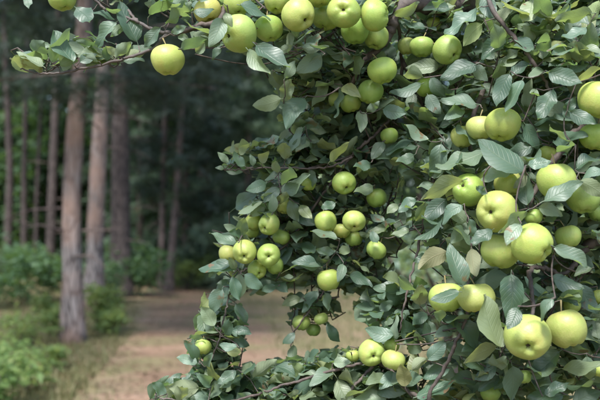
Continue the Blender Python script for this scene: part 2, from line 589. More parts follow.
def pine(px, ybase, wpx, label, mat, height=17.0, crown_from=6.5, bend=None, name='pine_tree', crown_n=900, stubs=6, crown_r=2.6, seed=1, fine=False, group='pine trees at the edge of the wood'):
    r = random.Random(seed)
    g = ground_at(px, ybase)
    dist = g.y
    g.z = ground_z(g.x, g.y)
    rad = wpx * dist / FPX / 2
    root = empty(name, g, label, 'pine tree', group)
    bend = bend or [(0, 0), (0.25, r.uniform(-.1, .1)), (0.6, r.uniform(-.25, .25)), (1, r.uniform(-.4, .4))]
    pts, rr = [], []
    for i in range(17):
        t = i / 16
        for (a, xa), (b, xb) in zip(bend[:-1], bend[1:]):
            if a <= t <= b:
                x = xa + (xb - xa) * (t - a) / (b - a)
        flare = 1 + 0.45 * math.exp(-t * height / 0.35)
        pts.append(Vector((x, 0.1 * math.sin(3 * t + seed), t * height - 0.15)))
        rr.append(rad * flare * (1 - 0.75 * t) if t < 1 else rad * .12)
    tp = catmull(pts, 3)
    rs = list(np.interp(np.linspace(0, 16, len(tp)), range(17), rr))
    V, F = trunk_mesh(tp, rs, 14, seed)
    mesh_obj('trunk', V, F, mat, root)
    for s in range(stubs):
        h = r.uniform(1.6, crown_from)
        c = tp[min(len(tp) - 1, int((h + .15) / height * (len(tp) - 1)))]
        a = r.uniform(0, 6.28)
        d = Vector((math.cos(a), math.sin(a), r.uniform(-.25, .2)))
        ln = r.uniform(.3, 1.2)
        bp = [c + d * rad * .6, c + d * (rad + ln * .5) + Vector((0, 0, r.uniform(-.05, .05))), c + d * (rad + ln) + Vector((0, 0, -.12 * ln))]
        v, f = tube(bp, [.022, .014, .005], 5)
        mesh_obj('dead_branch', v, f, M_PINED, root)
    # crown: limbs with needle sprays, mostly above the view
    parts, cp = [], []
    top = tp[-1]
    nl = 26
    for k in range(nl):
        h = crown_from + (height - crown_from) * (k + r.random()) / nl
        c = tp[min(len(tp) - 1, int((h + .15) / height * (len(tp) - 1)))]
        a = k * 2.4 + r.uniform(-.4, .4)
        ln = crown_r * (1.05 - 0.75 * (h - crown_from) / (height - crown_from)) * r.uniform(.7, 1.15)
        d = Vector((math.cos(a), math.sin(a), 0.1))
        e = c + d * ln + Vector((0, 0, -0.1 * ln))
        v, f = tube([c, c + d * ln * .5 + Vector((0, 0, .05)), e], [.04, .025, .008], 4)
        if k % 2 == 0: mesh_obj('limb', v, f, M_PINED, root)
        m = max(4, crown_n // nl)
        tt = rng.uniform(.2, 1.05, m)
        q = np.array(c)[None] + (np.array(e) - np.array(c))[None] * tt[:, None] + rng.normal(size=(m, 3)) * np.array([.28, .28, .16]) * (0.4 + tt[:, None])
        cp.append(q)
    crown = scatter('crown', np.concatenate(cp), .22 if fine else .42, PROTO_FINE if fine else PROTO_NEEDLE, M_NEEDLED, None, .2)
    crown.parent = root
    return root


pine(73, 344, 20, 'pine with the thick trunk, reddish bark on one side, nearest the path', M_PINE, 18, 4.7,
     [(0, 0), (.06, -.02), (.12, -.05), (.17, -.03), (.22, .06), (.3, .14), (1, .5)], seed=3, fine=True, crown_n=7000, stubs=9)
pine(94, 308, 18, 'grey barked pine leaning slightly, standing behind the nearest trunk', M_PINE, 19, 6.0,
     [(0, 0), (.1, .04), (.2, .09), (.3, .19), (1, .5)], seed=5, fine=True, crown_n=7000, stubs=8)
pine(120, 298, 21, 'broad dark pine trunk beside the grey pair', M_PINEK, 21, 6.6, seed=8, crown_n=3000, stubs=12)
pine(50, 287, 10, 'slim dark pine just behind the reddish trunk', M_PINEK, 19, 8, [(0, 0), (.3, .1), (1, .3)], seed=11, stubs=6)
pine(161, 290, 7, 'thinner of two slender pines at the far end of the path', M_PINED, 14, 2.9, [(0, 0), (.3, .05), (1, .2)], seed=12, crown_n=1100, crown_r=2.0)
pine(168, 292, 8, 'slender pine leaning outward, beside its thinner twin at the path end', M_PINED, 15, 2.9, [(0, 0), (.2, .22), (1, .9)], seed=13, crown_n=1100, crown_r=2.2)
pine(206, 286, 12, 'dark pine partly hidden by the apple leaves', M_PINED, 18, 4.5, seed=14, crown_n=1600)
pine(6, 281, 9, 'dark slim pine at the left edge of the view', M_PINEK, 18, 8, seed=15, stubs=4)
pine(24, 277, 7, 'thin dark trunk in front of the bright green wood', M_PINEK, 17, 8, seed=16, stubs=4)
pine(36, 275, 5, 'thinnest dark trunk in front of the bright green wood', M_PINEK, 15, 8, seed=17, stubs=3)
pine(-45, 352, 24, 'pine added outside the left edge, boughs hung over the other trunks to shade them', M_PINED, 16, 3.6, seed=18, fine=True, crown_n=12000, crown_r=4.4)  # added beside the view; low wide crown shades and hides the trunk tops


# ------------------------------------------------------------------ forest: low-branched conifers and the mass behind
def spruce(x, y, h, label, rad=2.4, n=1500, seed=0, rusty=0):
    r = random.Random(seed)
    root = empty('spruce_tree', (x, y, ground_z(x, y)), label, 'spruce tree', 'low branched spruces behind the pines')
    V, F = tube([Vector((0, 0, -.1 + h * i / 6)) for i in range(7)], [.16 * (1 - i / 6.5) for i in range(7)], 8)
    mesh_obj('trunk', V, F, M_PINED, root)
    cp = []
    nb = 44
    for k in range(nb):
        t = (k + r.random()) / nb
        z = 0.5 + (h - 0.6) * t
        ln = rad * (1 - t) ** .8 * r.uniform(.65, 1.2) + .15
        a = k * 2.4 + r.uniform(-.3, .3)
        m = max(6, int(n / nb * (1.4 - t)))
        tt = rng.uniform(.1, 1.0, m)
        base = np.array([0, 0, z])
        tip = np.array([math.cos(a) * ln, math.sin(a) * ln, z - .28 * ln])
        cp.append(base + (tip - base) * tt[:, None] + rng.normal(size=(m, 3)) * np.array([.2, .2, .1]))
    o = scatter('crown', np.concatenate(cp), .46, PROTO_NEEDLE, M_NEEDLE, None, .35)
    o.parent = root
    if rusty:
        k = rng.integers(0, nb, rusty)
        q = np.concatenate([cp[i][-3:] + rng.normal(size=(3, 3)) * .12 for i in k])
        o = scatter('withered_sprays', q, .3, PROTO_SPRAY, M_RUST, None, .2); o['kind'] = 'stuff'
        o.parent = root
    return root


def at_dist(px, d):
    return (px - 300) / FPX * d, d


SPR = [(140, 31, 15, 'spruce with drooping boughs between the broad dark pine and the slender pair', 3),
       (186, 29, 13, 'bushy spruce with withered brown sprays behind the slender pines', 6),
       (222, 33, 16, 'tall dark spruce behind the twig reaching out of the apple tree', 5),
       (248, 27, 12, 'spruce showing just left of the apple foliage', 0),
       (262, 38, 16, 'spruce farther back, half hidden by the apple foliage', 2),
       (310, 34, 15, 'spruce glimpsed through the hole in the apple foliage', 0),
       (108, 41, 17, 'spruce deep in the wood behind the grey pines', 2),
       (200, 42, 18, 'spruce deep in the wood behind the path end', 2),
       (355, 36, 15, 'spruce behind the middle of the apple tree', 0),
       (420, 38, 16, 'spruce behind the right half of the apple tree', 0),
       (500, 36, 15, 'spruce behind the densest apple boughs', 0),
       (575, 38, 16, 'spruce behind the apples at the right edge', 0)]
for i, (px, d, h, lab, ru) in enumerate(SPR):
    x, y = at_dist(px, d)
    spruce(x, y, h, lab, rad=3.0, n=2600, seed=40 + i, rusty=ru)

# wood far behind, reads as one mass
pts = []
for layer, (d0, d1, n) in enumerate([(44, 50, 11000), (52, 62, 14000)]):
    xx = rng.uniform(-46, 46, n)
    yy = rng.uniform(d0, d1, n)
    zz = rng.uniform(0, 1, n) ** .9 * (20 + 5 * np.sin(xx * .35 + layer) + 3 * np.sin(xx * .9))
    pts.append(np.stack([xx, yy, zz], 1))
o = scatter('forest', np.concatenate(pts), 1.25, PROTO_SPRAY, M_WOOD, None, .25)
tag(o, 'dark green mass of the wood behind all the trunks', 'forest', kind='stuff')
# brighter broadleaf wood showing between the slim trunks on the left
pts = []
for k in range(9):
    x, y = at_dist(-20 + k * 13, 40 + (k * 5) % 4)
    pts.append(blob_points((x, y, 3.0 + (k % 3)), (2.0, 1.6, 3.6), 700, 12))
o = scatter('foliage', np.concatenate(pts), .42, PROTO_SPRAY, M_WOOD, None, .3)
tag(o, 'brighter green broadleaf growth deep between the slim trunks', 'foliage', kind='stuff')


# ------------------------------------------------------------------ bushes and weeds
def bush(px, ybase, w, h, label, mat, leaf=.1, n=900, seed=0, name='bush', cat='bush', group='bushes at the edge of the wood', clumps=16):
    r = random.Random(seed)
    g = ground_at(px, ybase)
    g.z = ground_z(g.x, g.y)
    root = empty(name, g, label, cat, group)
    parts = []
    for k in range(5):
        a = r.uniform(0, 6.28)
        e = Vector((math.cos(a) * w * .35 * r.random(), math.sin(a) * w * .35 * r.random(), h * r.uniform(.5, .9)))
        v, f = tube([Vector((e.x * .1, e.y * .1, -.03)), e * .5 + Vector((0, 0, .05)), e], [.012, .008, .003], 4)
        mesh_obj('stem', v, f, M_BRANCH, root)
    p = blob_points((0, 0, h * .52), (w * .42, w * .42, h * .42), n, clumps, .45)
    p[:, 2] = np.abs(p[:, 2]) + .02
    o = scatter('foliage', p, leaf, PROTO_LEAF, mat, None, .45)
    o.parent = root
    return root


bush(98, 333, 0.95, .85, 'yellow green bush at the foot of the reddish pine trunk', M_BUSH, .11, 900, 1)
bush(112, 338, 0.6, .5, 'low yellowing bush beside the path, under the taller one', M_BUSH, .09, 500, 2)
bush(52, 336, 0.85, .7, 'bush with bright yellow green leaves left of the reddish trunk', M_BUSH, .11, 800, 3)
bush(30, 346, 1.0, .6, 'pale weedy bush at the left, before the dark understorey', M_BUSH, .09, 420, 4)
bush(132, 297, 2.3, 1.9, 'dark green bush beyond the broad pine, at the bend of the path', M_WOOD, .16, 1500, 5)
bush(105, 303, 1.6, 1.3, 'dark bush between the grey pine and the bend', M_WOOD, .14, 900, 6)
bush(25, 303, 3.0, 1.5, 'wide dark green thicket behind the weeds at the left', M_WOOD, .16, 2000, 7)
bush(-8, 310, 2.4, 1.8, 'thicket cut off by the left edge of the view', M_WOOD, .16, 1500, 8)
bush(150, 288, 1.4, 1.0, 'small bush under the slender pines', M_WOOD, .14, 600, 9)
bush(188, 291, 1.6, 1.0, 'greyish bush at the far end of the path', M_BUSH, .14, 700, 10)
bush(215, 289, 2.0, 1.3, 'bush beside the far dark pine, behind the apple leaves', M_BUSH, .14, 800, 11)
bush(3, 388, 0.8, .5, 'leafy green weed clump in the lower left corner', M_WEED, .10, 280, 12, 'weed_clump', 'weed')
bush(26, 396, 0.6, .4, 'low yellowish weed clump beside the lower left corner clump', M_BUSH, .09, 260, 13, 'weed_clump', 'weed')
bush(-5, 410, 0.9, .6, 'weed clump cut off by the lower left corner', M_WEED, .11, 380, 14, 'weed_clump', 'weed')
bush(16, 352, 0.8, .55, 'taller yellow green weed clump at the left edge behind the corner ones', M_BUSH, .09, 260, 15, 'weed_clump', 'weed')
bush(45, 372, 0.6, .4, 'small yellowing weed clump in the dry grass', M_BUSH, .09, 350, 16, 'weed_clump', 'weed')
bush(470, 292, 3.2, 2.2, 'pale green bush across the clearing behind the apple tree', M_BUSH, .15, 1800, 17)
bush(560, 296, 3.0, 2.4, 'pale bush across the clearing, behind the right edge apples', M_BUSH, .15, 1600, 18)
bush(400, 288, 2.6, 1.7, 'pale bush across the clearing seen through the apple leaves', M_BUSH, .15, 1400, 19)

# grass: dense at the left border, thin in the clearing
def grass_blades(n, sampler, hmin, hmax):
    Vs, Fs = [], []
    k = 0
    while k < n:
        x, y = sampler()
        c = pcv[int(np.argmin([abs(q.y - y) for q in pcv]))]
        if abs(x - c.x) < 1.15 and random.random() < .93: continue
        h = random.uniform(hmin, hmax)
        a = random.uniform(0, 6.28)
        lean = random.uniform(.1, .6) * h
        w = .006 + .004 * random.random()
        z = ground_z(x, y) - .01
        dx, dy = math.cos(a), math.sin(a)
        o = len(Vs)
        Vs += [(x - dy * w, y + dx * w, z), (x + dy * w, y - dx * w, z),
               (x + dx * lean * .4 - dy * w * .7, y + dy * lean * .4 + dx * w * .7, z + h * .6), (x + dx * lean * .4 + dy * w * .7, y + dy * lean * .4 - dx * w * .7, z + h * .6),
               (x + dx * lean, y + dy * lean, z + h)]
        Fs += [(o, o + 1, o + 3, o + 2), (o + 2, o + 3, o + 4)]
        k += 1
    return Vs, Fs


def left_border():
    y = random.uniform(7.5, 26) if random.random() < .7 else random.uniform(7.5, 14)
    return random.uniform(-.36, -.2) * y + random.gauss(0, .25), y


def clearing():
    t = random.random()
    y = 6 + 26 * t
    return random.uniform(-.28, .34) * y, y


v1 = grass_blades(9000, left_border, .04, .15)
v2 = grass_blades(13000, clearing, .04, .14)
v, f = join_geo([v1, v2])
tag(mesh_obj('grass', v, f, M_GRASS, smooth=False), 'dry straw coloured grass along the path and across the clearing', 'grass', kind='stuff')

# fallen leaves, needles and twigs on the ground
lp = []
for k in range(5200):
    x, y = clearing() if random.random() < .75 else left_border()
    lp.append((x, y, ground_z(x, y) + .022))
tag(scatter('litter', lp, .075, PROTO_LEAF, M_LITTER, None, .85, .6), 'fallen brown leaves scattered over path and clearing', 'leaf litter', kind='stuff')

# ------------------------------------------------------------------ apples
# x, y, r (photo pixels), calyx offset in pixels or None, depth or None (then from usual size), tint, label
Y, G, D, B = (1.0, 1.0, 1.0), (.88, .97, .86), (.72, .86, .74), (1.12, .92, .88)  # D: shade painted on apples deep in the leaves, also darker green skins
AP = [
 (62.5, -2, 14.5, (3, 11), 1.83, G, 'apple cut off by the top edge, above the reddish pine trunk'),
 (168, 60, 17.5, (1, 14), 1.72, Y, 'single apple hanging alone under the branch at the upper left'),
 (208, 11, 14, None, 1.85, B, 'blushed apple half covered by a leaf, first of the top row'),
 (238, 34, 19, (-11, 4), 1.68, G, 'large green apple with its eye turned left, in the top row'),
 (237, 4, 13, None, 1.82, G, 'apple peeping out under a grey leaf above the large green one'),
 (269, 29, 14.5, (3, 11), 1.80, G, 'smaller round apple touching the large green one in the top row'),
 (278, 0, 14.5, None, 1.80, Y, 'apple cut by the top edge above the smaller round one'),
 (299, 15, 17.5, (8, 8), 1.74, Y, 'bright apple with its eye at the lower side, mid top row'),
 (319, -6, 14.5, None, 1.80, G, 'apple of which only the bottom shows at the top edge'),
 (326, 18, 14, None, 1.90, D, 'shaded apple squeezed behind two bright ones in the top row'),
 (344, 12, 16.8, (-1.5, 0), 1.74, G, 'apple facing the viewer with centred eye in the top row'),
 (375, 15, 15.8, (12, 0), 1.76, G, 'apple with its eye turned right, last of the top row'),
 (355, 31, 15, None, 1.90, D, 'shaded apple below and behind the one with centred eye'),
 (376, 37, 13, None, 1.93, G, 'half hidden green apple under the last of the top row'),
 (382, 71, 15.2, None, 1.90, G, 'round green apple hanging alone below the top row'),
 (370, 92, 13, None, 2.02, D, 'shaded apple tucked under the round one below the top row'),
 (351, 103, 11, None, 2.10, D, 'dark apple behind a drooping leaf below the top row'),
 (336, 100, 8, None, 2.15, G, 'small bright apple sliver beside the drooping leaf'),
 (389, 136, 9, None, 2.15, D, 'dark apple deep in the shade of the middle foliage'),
 (434, 24, 7.5, None, 2.15, Y, 'small yellow apple behind leaves near the thick limb'),
 (407, 46, 9.5, None, 2.10, Y, 'yellow apple half hidden at the left of its shaded trio'),
 (422, 47, 12.5, None, 2.00, D, 'dull green apple in the middle of its shaded trio'),
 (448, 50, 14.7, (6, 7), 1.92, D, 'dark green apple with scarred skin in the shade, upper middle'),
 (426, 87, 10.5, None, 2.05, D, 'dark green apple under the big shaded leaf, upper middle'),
 (462, 137, 12, None, 1.80, Y, 'yellow apple crossed by a narrow dark leaf'),
 (480, 128, 14, None, 1.78, Y, 'yellow apple pressed between two others, upper right cluster'),
 (502, 125, 18.5, None, 1.70, Y, 'big pale yellow apple at the front of the upper right cluster'),
 (598, 100, 20, None, 1.60, Y, 'large apple cut off by the right edge'),
 (596, 137, 17, None, 1.68, G, 'green apple under the large one at the right edge'),
 (548, 154, 9, None, 1.85, Y, 'small yellow apple under the grey bough'),
 (344, 183, 11.9, (3, 6), 2.12, G, 'single round apple in the middle, below the horizontal twig'),
 (309, 184, 7.5, None, 2.2, G, 'small green apple behind leaves under the horizontal twig'),
 (377, 198, 10.5, None, 2.22, D, 'shaded green apple behind a dark leaf in the middle'),
 (326, 222, 11.3, None, 2.12, G, 'left apple of the hanging pair in the middle'),
 (354, 221, 11.8, (0, 7), 2.10, Y, 'right apple of the hanging pair, eye at its bottom'),
 (342, 231, 9, None, 2.22, Y, 'yellow apple squeezed behind the hanging pair'),
 (354, 239, 8.5, None, 2.24, D, 'shaded apple under the hanging pair'),
 (376, 250, 10.6, (-5, 7), 2.15, D, 'green apple hanging by itself, capped by a dark leaf'),
 (329, 280, 11.6, None, 2.12, G, 'green apple crossed by a thin twig, lower middle'),
 (284, 206, 8.7, None, 2.2, Y, 'small apple at the top of the left cluster'),
 (269, 224.5, 11.4, (-5, 4), 2.12, G, 'apple in the left cluster with eye turned lower left'),
 (253, 222, 9, None, 2.2, Y, 'yellow apple behind a dark leaf in the left cluster'),
 (252, 232, 7.5, None, 2.24, G, 'small apple wedged behind the left cluster'),
 (244.5, 252.5, 12, (0, 4), 2.08, Y, 'apple of the left cluster with its eye facing the viewer, left of two'),
 (269, 255, 11.8, (0, 1), 2.08, G, 'apple of the left cluster with its eye facing the viewer, right of two'),
 (228, 254, 10, None, 2.18, Y, 'outermost apple of the left cluster'),
 (257, 270, 10, (3, 3), 2.16, G, 'lowest apple of the left cluster, under the facing two'),
 (275, 266, 9, None, 2.2, D, 'shaded apple at the lower right of the left cluster'),
 (281, 237, 9, None, 2.22, D, 'shaded apple behind a leaf at the right of the left cluster'),
 (203, 347, 8.8, None, 2.12, Y, 'bright yellow apple alone on the low left stem'),
 (301, 323, 9, None, 2.3, G, 'left apple of the small hanging bunch over the clearing'),
 (321, 319, 7, None, 2.28, Y, 'right apple of the small hanging bunch over the clearing'),
 (313, 330, 7.5, None, 2.36, D, 'shaded lower apple of the small hanging bunch over the clearing'),
 (372, 353, 13.2, (1, 2), 1.95, Y, 'apple with its eye facing the viewer at the lower middle'),
 (353, 356, 7, None, 2.02, Y, 'small apple left of the lower middle facing one'),
 (393, 360, 11.8, None, 1.85, Y, 'smooth yellow apple above a brown-edged leaf, lower middle'),
 (392, 346, 8, None, 2.0, G, 'green apple tucked between the lower middle pair'),
 (446, 298, 17.3, None, 1.70, Y, 'left apple of the yellow pair, crossed by a leaf'),
 (476, 298, 19, None, 1.62, Y, 'right apple of the yellow pair, partly behind the jagged leaf'),
 (528, 338, 23.2, (-4.5, 7), 1.47, Y, 'largest apple, eye facing the viewer, lower right'),
 (567, 329, 20.7, None, 1.56, Y, 'smooth apple pressed against the largest one'),
 (572, 305, 9, None, 1.85, G, 'small apple behind the smooth one of the lower right'),
 (598, 297, 7.5, None, 1.9, G, 'apple sliver at the right edge, level with the lower pair'),
 (524, 377, 7.5, None, 1.75, D, 'small green apple under the largest one'),
 (490, 393, 10.5, None, 1.9, D, 'dark apple low in the leaves at the bottom edge'),
 (601, 370, 9, None, 1.75, Y, 'apple sliver at the lower right edge'),
 (468, 189, 16.3, (-8, -4), 1.76, G, 'green apple with its eye turned upper left, right middle'),
 (496, 211, 21, (-10, 1), 1.58, Y, 'large apple with its eye turned left in the right cluster'),
 (508, 184, 14, None, 1.74, Y, 'yellow apple behind the large one of the right cluster'),
 (557, 181, 20.5, None, 1.60, Y, 'large apple topped by the grey bough, with a leaf across it'),
 (500, 252, 20.5, None, 1.60, Y, 'large round apple at the bottom of the right cluster'),
 (533, 244, 20.8, (11, 7), 1.54, Y, 'large apple with its eye at the lower right, right cluster'),
 (534, 217, 9, None, 1.70, G, 'small apple above the lower right apple of the right cluster'),
 (568, 237, 13, None, 1.75, G, 'shaded apple right of the right cluster, under a pale leaf'),
 (583, 198, 17, None, 1.72, D, 'green shaded apple under the leaf at the right'),
 (597, 213, 9, None, 1.85, D, 'dark apple at the right edge, mid height'),
 (378, 319, 6.5, None, 2.6, G, 'blurred apple seen behind the leaves over the clearing'),
]

# collision-free placement: whichever of two touching apples lies farther moves back along its view ray
def cz(d):
    return 1.85 + .52 * (d - 1.85)


def PB(x, y, d):
    return P(x, y, cz(d))


apos = [[x, y, r, cz(d), r * cz(d) / FPX] for (x, y, r, c, d, t, l) in AP]
for it in range(60):
    moved = False
    for i in range(len(apos)):
        for j in range(i + 1, len(apos)):
            a, b = apos[i], apos[j]
            if abs(a[0] - b[0]) > 60 or abs(a[1] - b[1]) > 60: continue
            if (P(a[0], a[1], a[3]) - P(b[0], b[1], b[3])).length < 0.99 * (a[4] + b[4]):
                q = a if a[3] > b[3] else b
                q[3] += 0.006
                q[4] = q[2] * q[3] / FPX
                moved = True
    if not moved: break


def apple_mesh(seed):
    r = random.Random(seed)
    rings, seg = 20, 25
    asp = r.uniform(.86, .95)
    lob, taper = r.uniform(.010, .028), r.uniform(.04, .12)
    ph = r.uniform(0, 6)
    V = []
    prof = []
    for i in range(rings + 1):
        a = math.pi * i / rings                    # 0 = stem end (top)
        rad = math.sin(a) ** .92
        z = math.cos(a) * asp
        # bowls at both ends
        z -= (.30 * math.exp(-(rad / .26) ** 2)) if z > 0 else 0
        z += (.30 * math.exp(-(rad / .21) ** 2) + .10 * math.exp(-(rad / .45) ** 2)) if z < 0 else 0
        rad *= (1 + taper * math.cos(a) * .9)
        prof.append((rad, z))
    for i, (rad, z) in enumerate(prof):
        low = max(0, -math.cos(math.pi * i / rings))
        for k in range(seg):
            t = 2 * math.pi * k / seg
            m = 1 + lob * (.3 + low) * math.cos(5 * t + ph) + .035 * math.cos(t + ph * 2) + .022 * math.cos(2 * t + ph) + .03 * math.sin(3 * math.pi * i / rings + ph) * math.cos(t + ph * 3)
            zz = z - .048 * low ** 3 * (math.cos(5 * t + ph)) * min(1, rad * 2.6)
            V.append((rad * m * math.cos(t), rad * m * math.sin(t), zz + .03 * rad * math.cos(t + ph)))
    F = []
    for i in range(rings):
        for k in range(seg):
            k2 = (k + 1) % seg
            F.append((i * seg + k, (i + 1) * seg + k, (i + 1) * seg + k2, i * seg + k2))
    me = bpy.data.meshes.new('apple')
    me.from_pydata(V, [], F)
    me.materials.append(M_APPLE)
    me.polygons.foreach_set('use_smooth', [True] * len(F))
    ztop, zbot = prof[0][1], prof[-1][1] - .03
    return me, ztop, zbot


def part_mesh(name, V, F, mat):
    me = bpy.data.meshes.new(name)
    me.from_pydata([tuple(v) for v in V], [], F)
    me.materials.append(mat)
    me.polygons.foreach_set('use_smooth', [True] * len(F))
    return me


APM = [apple_mesh(100 + k) for k in range(7)]
ST = []
for k in range(4):
    r = random.Random(k)
    bx, by = r.uniform(-.25, .25), r.uniform(-.25, .25)
    ST.append(part_mesh('stalk', *tube([Vector((0, 0, -.12)), Vector((bx * .2, by * .2, .25)), Vector((bx, by, .75))], [.05, .035, .05], 6), M_STALK))
v, f = [], []
for k in range(5):
    a = 2 * math.pi * k / 5
    ca, sa = math.cos(a), math.sin(a)
    o = len(v)
    v += [(ca * .02 - sa * .05, sa * .02 + ca * .05, .02), (ca * .02 + sa * .05, sa * .02 - ca * .05, .02),
          (ca * .11, sa * .11, -.05), (ca * .08, sa * .08, -.16)]
    f += [(o, o + 1, o + 2), (o, o + 2, o + 3), (o + 1, o + 3, o + 2)]
v2, f2 = tube([Vector((0, 0, .03)), Vector((0, 0, -.035))], [.11, .08], 8)
CX = part_mesh('calyx', *join_geo([(v, f), (v2, f2)]), M_CALYX)

apple_info = []          # centre, radius, px x, px y, px r, depth
attach = []              # points the twigs must reach: (point, kind)
for i, (x, y, r, cal, d0, tint, lab) in enumerate(AP):
    _, _, _, d, R = apos[i]
    c = P(x, y, d)
    if cal is not None:
        ox, oy = cal[0] / r / .8, -cal[1] / r / .8
        s2 = min(.97, ox * ox + oy * oy)
        k = 1 if ox * ox + oy * oy < .97 else math.sqrt(.97 / (ox * ox + oy * oy))
        low = RIGHT * ox * k + UP * oy * k - FWD * math.sqrt(1 - s2)
    else:
        low = Vector((random.uniform(-.35, .35), random.uniform(-.34, .02), -1)).normalized()
    rot = (-low).to_track_quat('Z', 'Y') @ Quaternion((0, 0, 1), random.uniform(0, 6.28))
    me, zt, zb = APM[i % len(APM)]
    o = bpy.data.objects.new('apple', me)
    o.matrix_world = Matrix.Translation(c) @ rot.to_matrix().to_4x4() @ Matrix.Diagonal((R * random.uniform(.97, 1.05), R * random.uniform(.95, 1.02), R * random.uniform(.92, 1.04), 1))
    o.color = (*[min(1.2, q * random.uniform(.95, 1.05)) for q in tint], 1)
    link(o)
    tag(o, lab, 'apple', 'apples on the tree')
    s = bpy.data.objects.new('stalk', ST[i % 4]); link(s, o); s.location = (0, 0, zt)
    q = bpy.data.objects.new('calyx', CX); link(q, o); q.location = (0, 0, zb)
    tipv = ST[i % 4].vertices
    tip = Vector((0, 0, 0))
    for kk in range(12, 18): tip += tipv[kk].co / 6
    attach.append(c + rot @ ((tip + Vector((0, 0, zt))) * R))
    apple_info.append((c, R, x, y, r, d))


def depth_at(x, y):
    w, s = 0, 0
    for c, R, ax, ay, r, d in apple_info:
        k = 1 / ((x - ax) ** 2 + (y - ay) ** 2 + 60) ** 1.5
        w += k; s += k * d
    return s / w


# ------------------------------------------------------------------ leaf shapes
def leaf_shape(seed, nl=12, half=2, pet=.30):
    r = random.Random(seed)
    W = r.uniform(.245, .315)
    fold = r.uniform(.08, .5)
    curl = r.uniform(-.5, 1.25)
    size = 1.0
    wav, wf, wp = r.uniform(.03, .10), r.uniform(6, 12), r.uniform(0, 6)
    roll = r.uniform(-.16, .10)
    side = r.uniform(-.10, .10)
    twist = r.uniform(-.5, .5)
    V, F, UVc = [], [], []
    n = 2 * half + 1
    for i in range(nl + 1):
        t = i / nl
        w = W * (math.sin(math.pi * min(1, t ** .84 * .985 + .015)) ** .80) * (1.03 - .12 * t)
        if i == nl: w = .006
        if i == 0: w = .02
        for k in range(n):
            s = (k - half) / half
            jag = 1.0
            if abs(s) == 1 and 0 < i < nl: jag = 1.02 if i % 2 else .965
            x = s * w * jag
            off_ = abs(s) * w * fold + roll * s * s * (w / W) + wav * abs(s) * math.sin(wf * t + wp + (1.3 if s > 0 else 0))
            th = curl * t
            cy = math.sin(th) / curl if abs(curl) > .02 else t
            czz = -(1 - math.cos(th)) / curl if abs(curl) > .02 else 0
            y, z = cy + off_ * math.sin(th), czz + off_ * math.cos(th)
            a = twist * t
            x, z = x * math.cos(a) - z * math.sin(a), x * math.sin(a) + z * math.cos(a)
            V.append((x + side * math.sin(math.pi * t), y, z))
            UVc.append((s * .5 + .5, t))
    for i in range(nl):
        for k in range(n - 1):
            F.append((i * n + k, i * n + k + 1, (i + 1) * n + k + 1, (i + 1) * n + k))
    # petiole
    pv, pf = tube([Vector((0, -pet, -.15 * pet)), Vector((0, -.5 * pet, -.05 * pet)), Vector((0, .04, -.004))], [.016, .012, .012], 3, False)
    o = len(V)
    V += [tuple(q) for q in pv]
    F += [tuple(i + o for i in q) for q in pf]
    UVc += [(.5, 0)] * len(pv)
    return np.array(V), F, np.array(UVc)


NV = 24
LS = [leaf_shape(300 + k) for k in range(NV)] + [leaf_shape(300 + k, pet=.10) for k in range(NV)]      # the second set on short petioles
LM = []
for k, (v, f, uv) in enumerate(LS):
    o = mesh_obj('leaf', v, f, M_LEAF, None, True, uv)
    LM.append(o.data)
    bpy.data.objects.remove(o)

leaves = []      # (variant, 4x4 matrix, tint, hero)


def leaf_matrix(base, axis, normal, L, wscale=1.0):
    y = axis.normalized()
    z = (normal - y * normal.dot(y)).normalized()
    x = y.cross(z)
    m = Matrix((x, y, z)).transposed().to_4x4()
    return Matrix.Translation(base) @ m @ Matrix.Diagonal((L * wscale, L, L, 1))


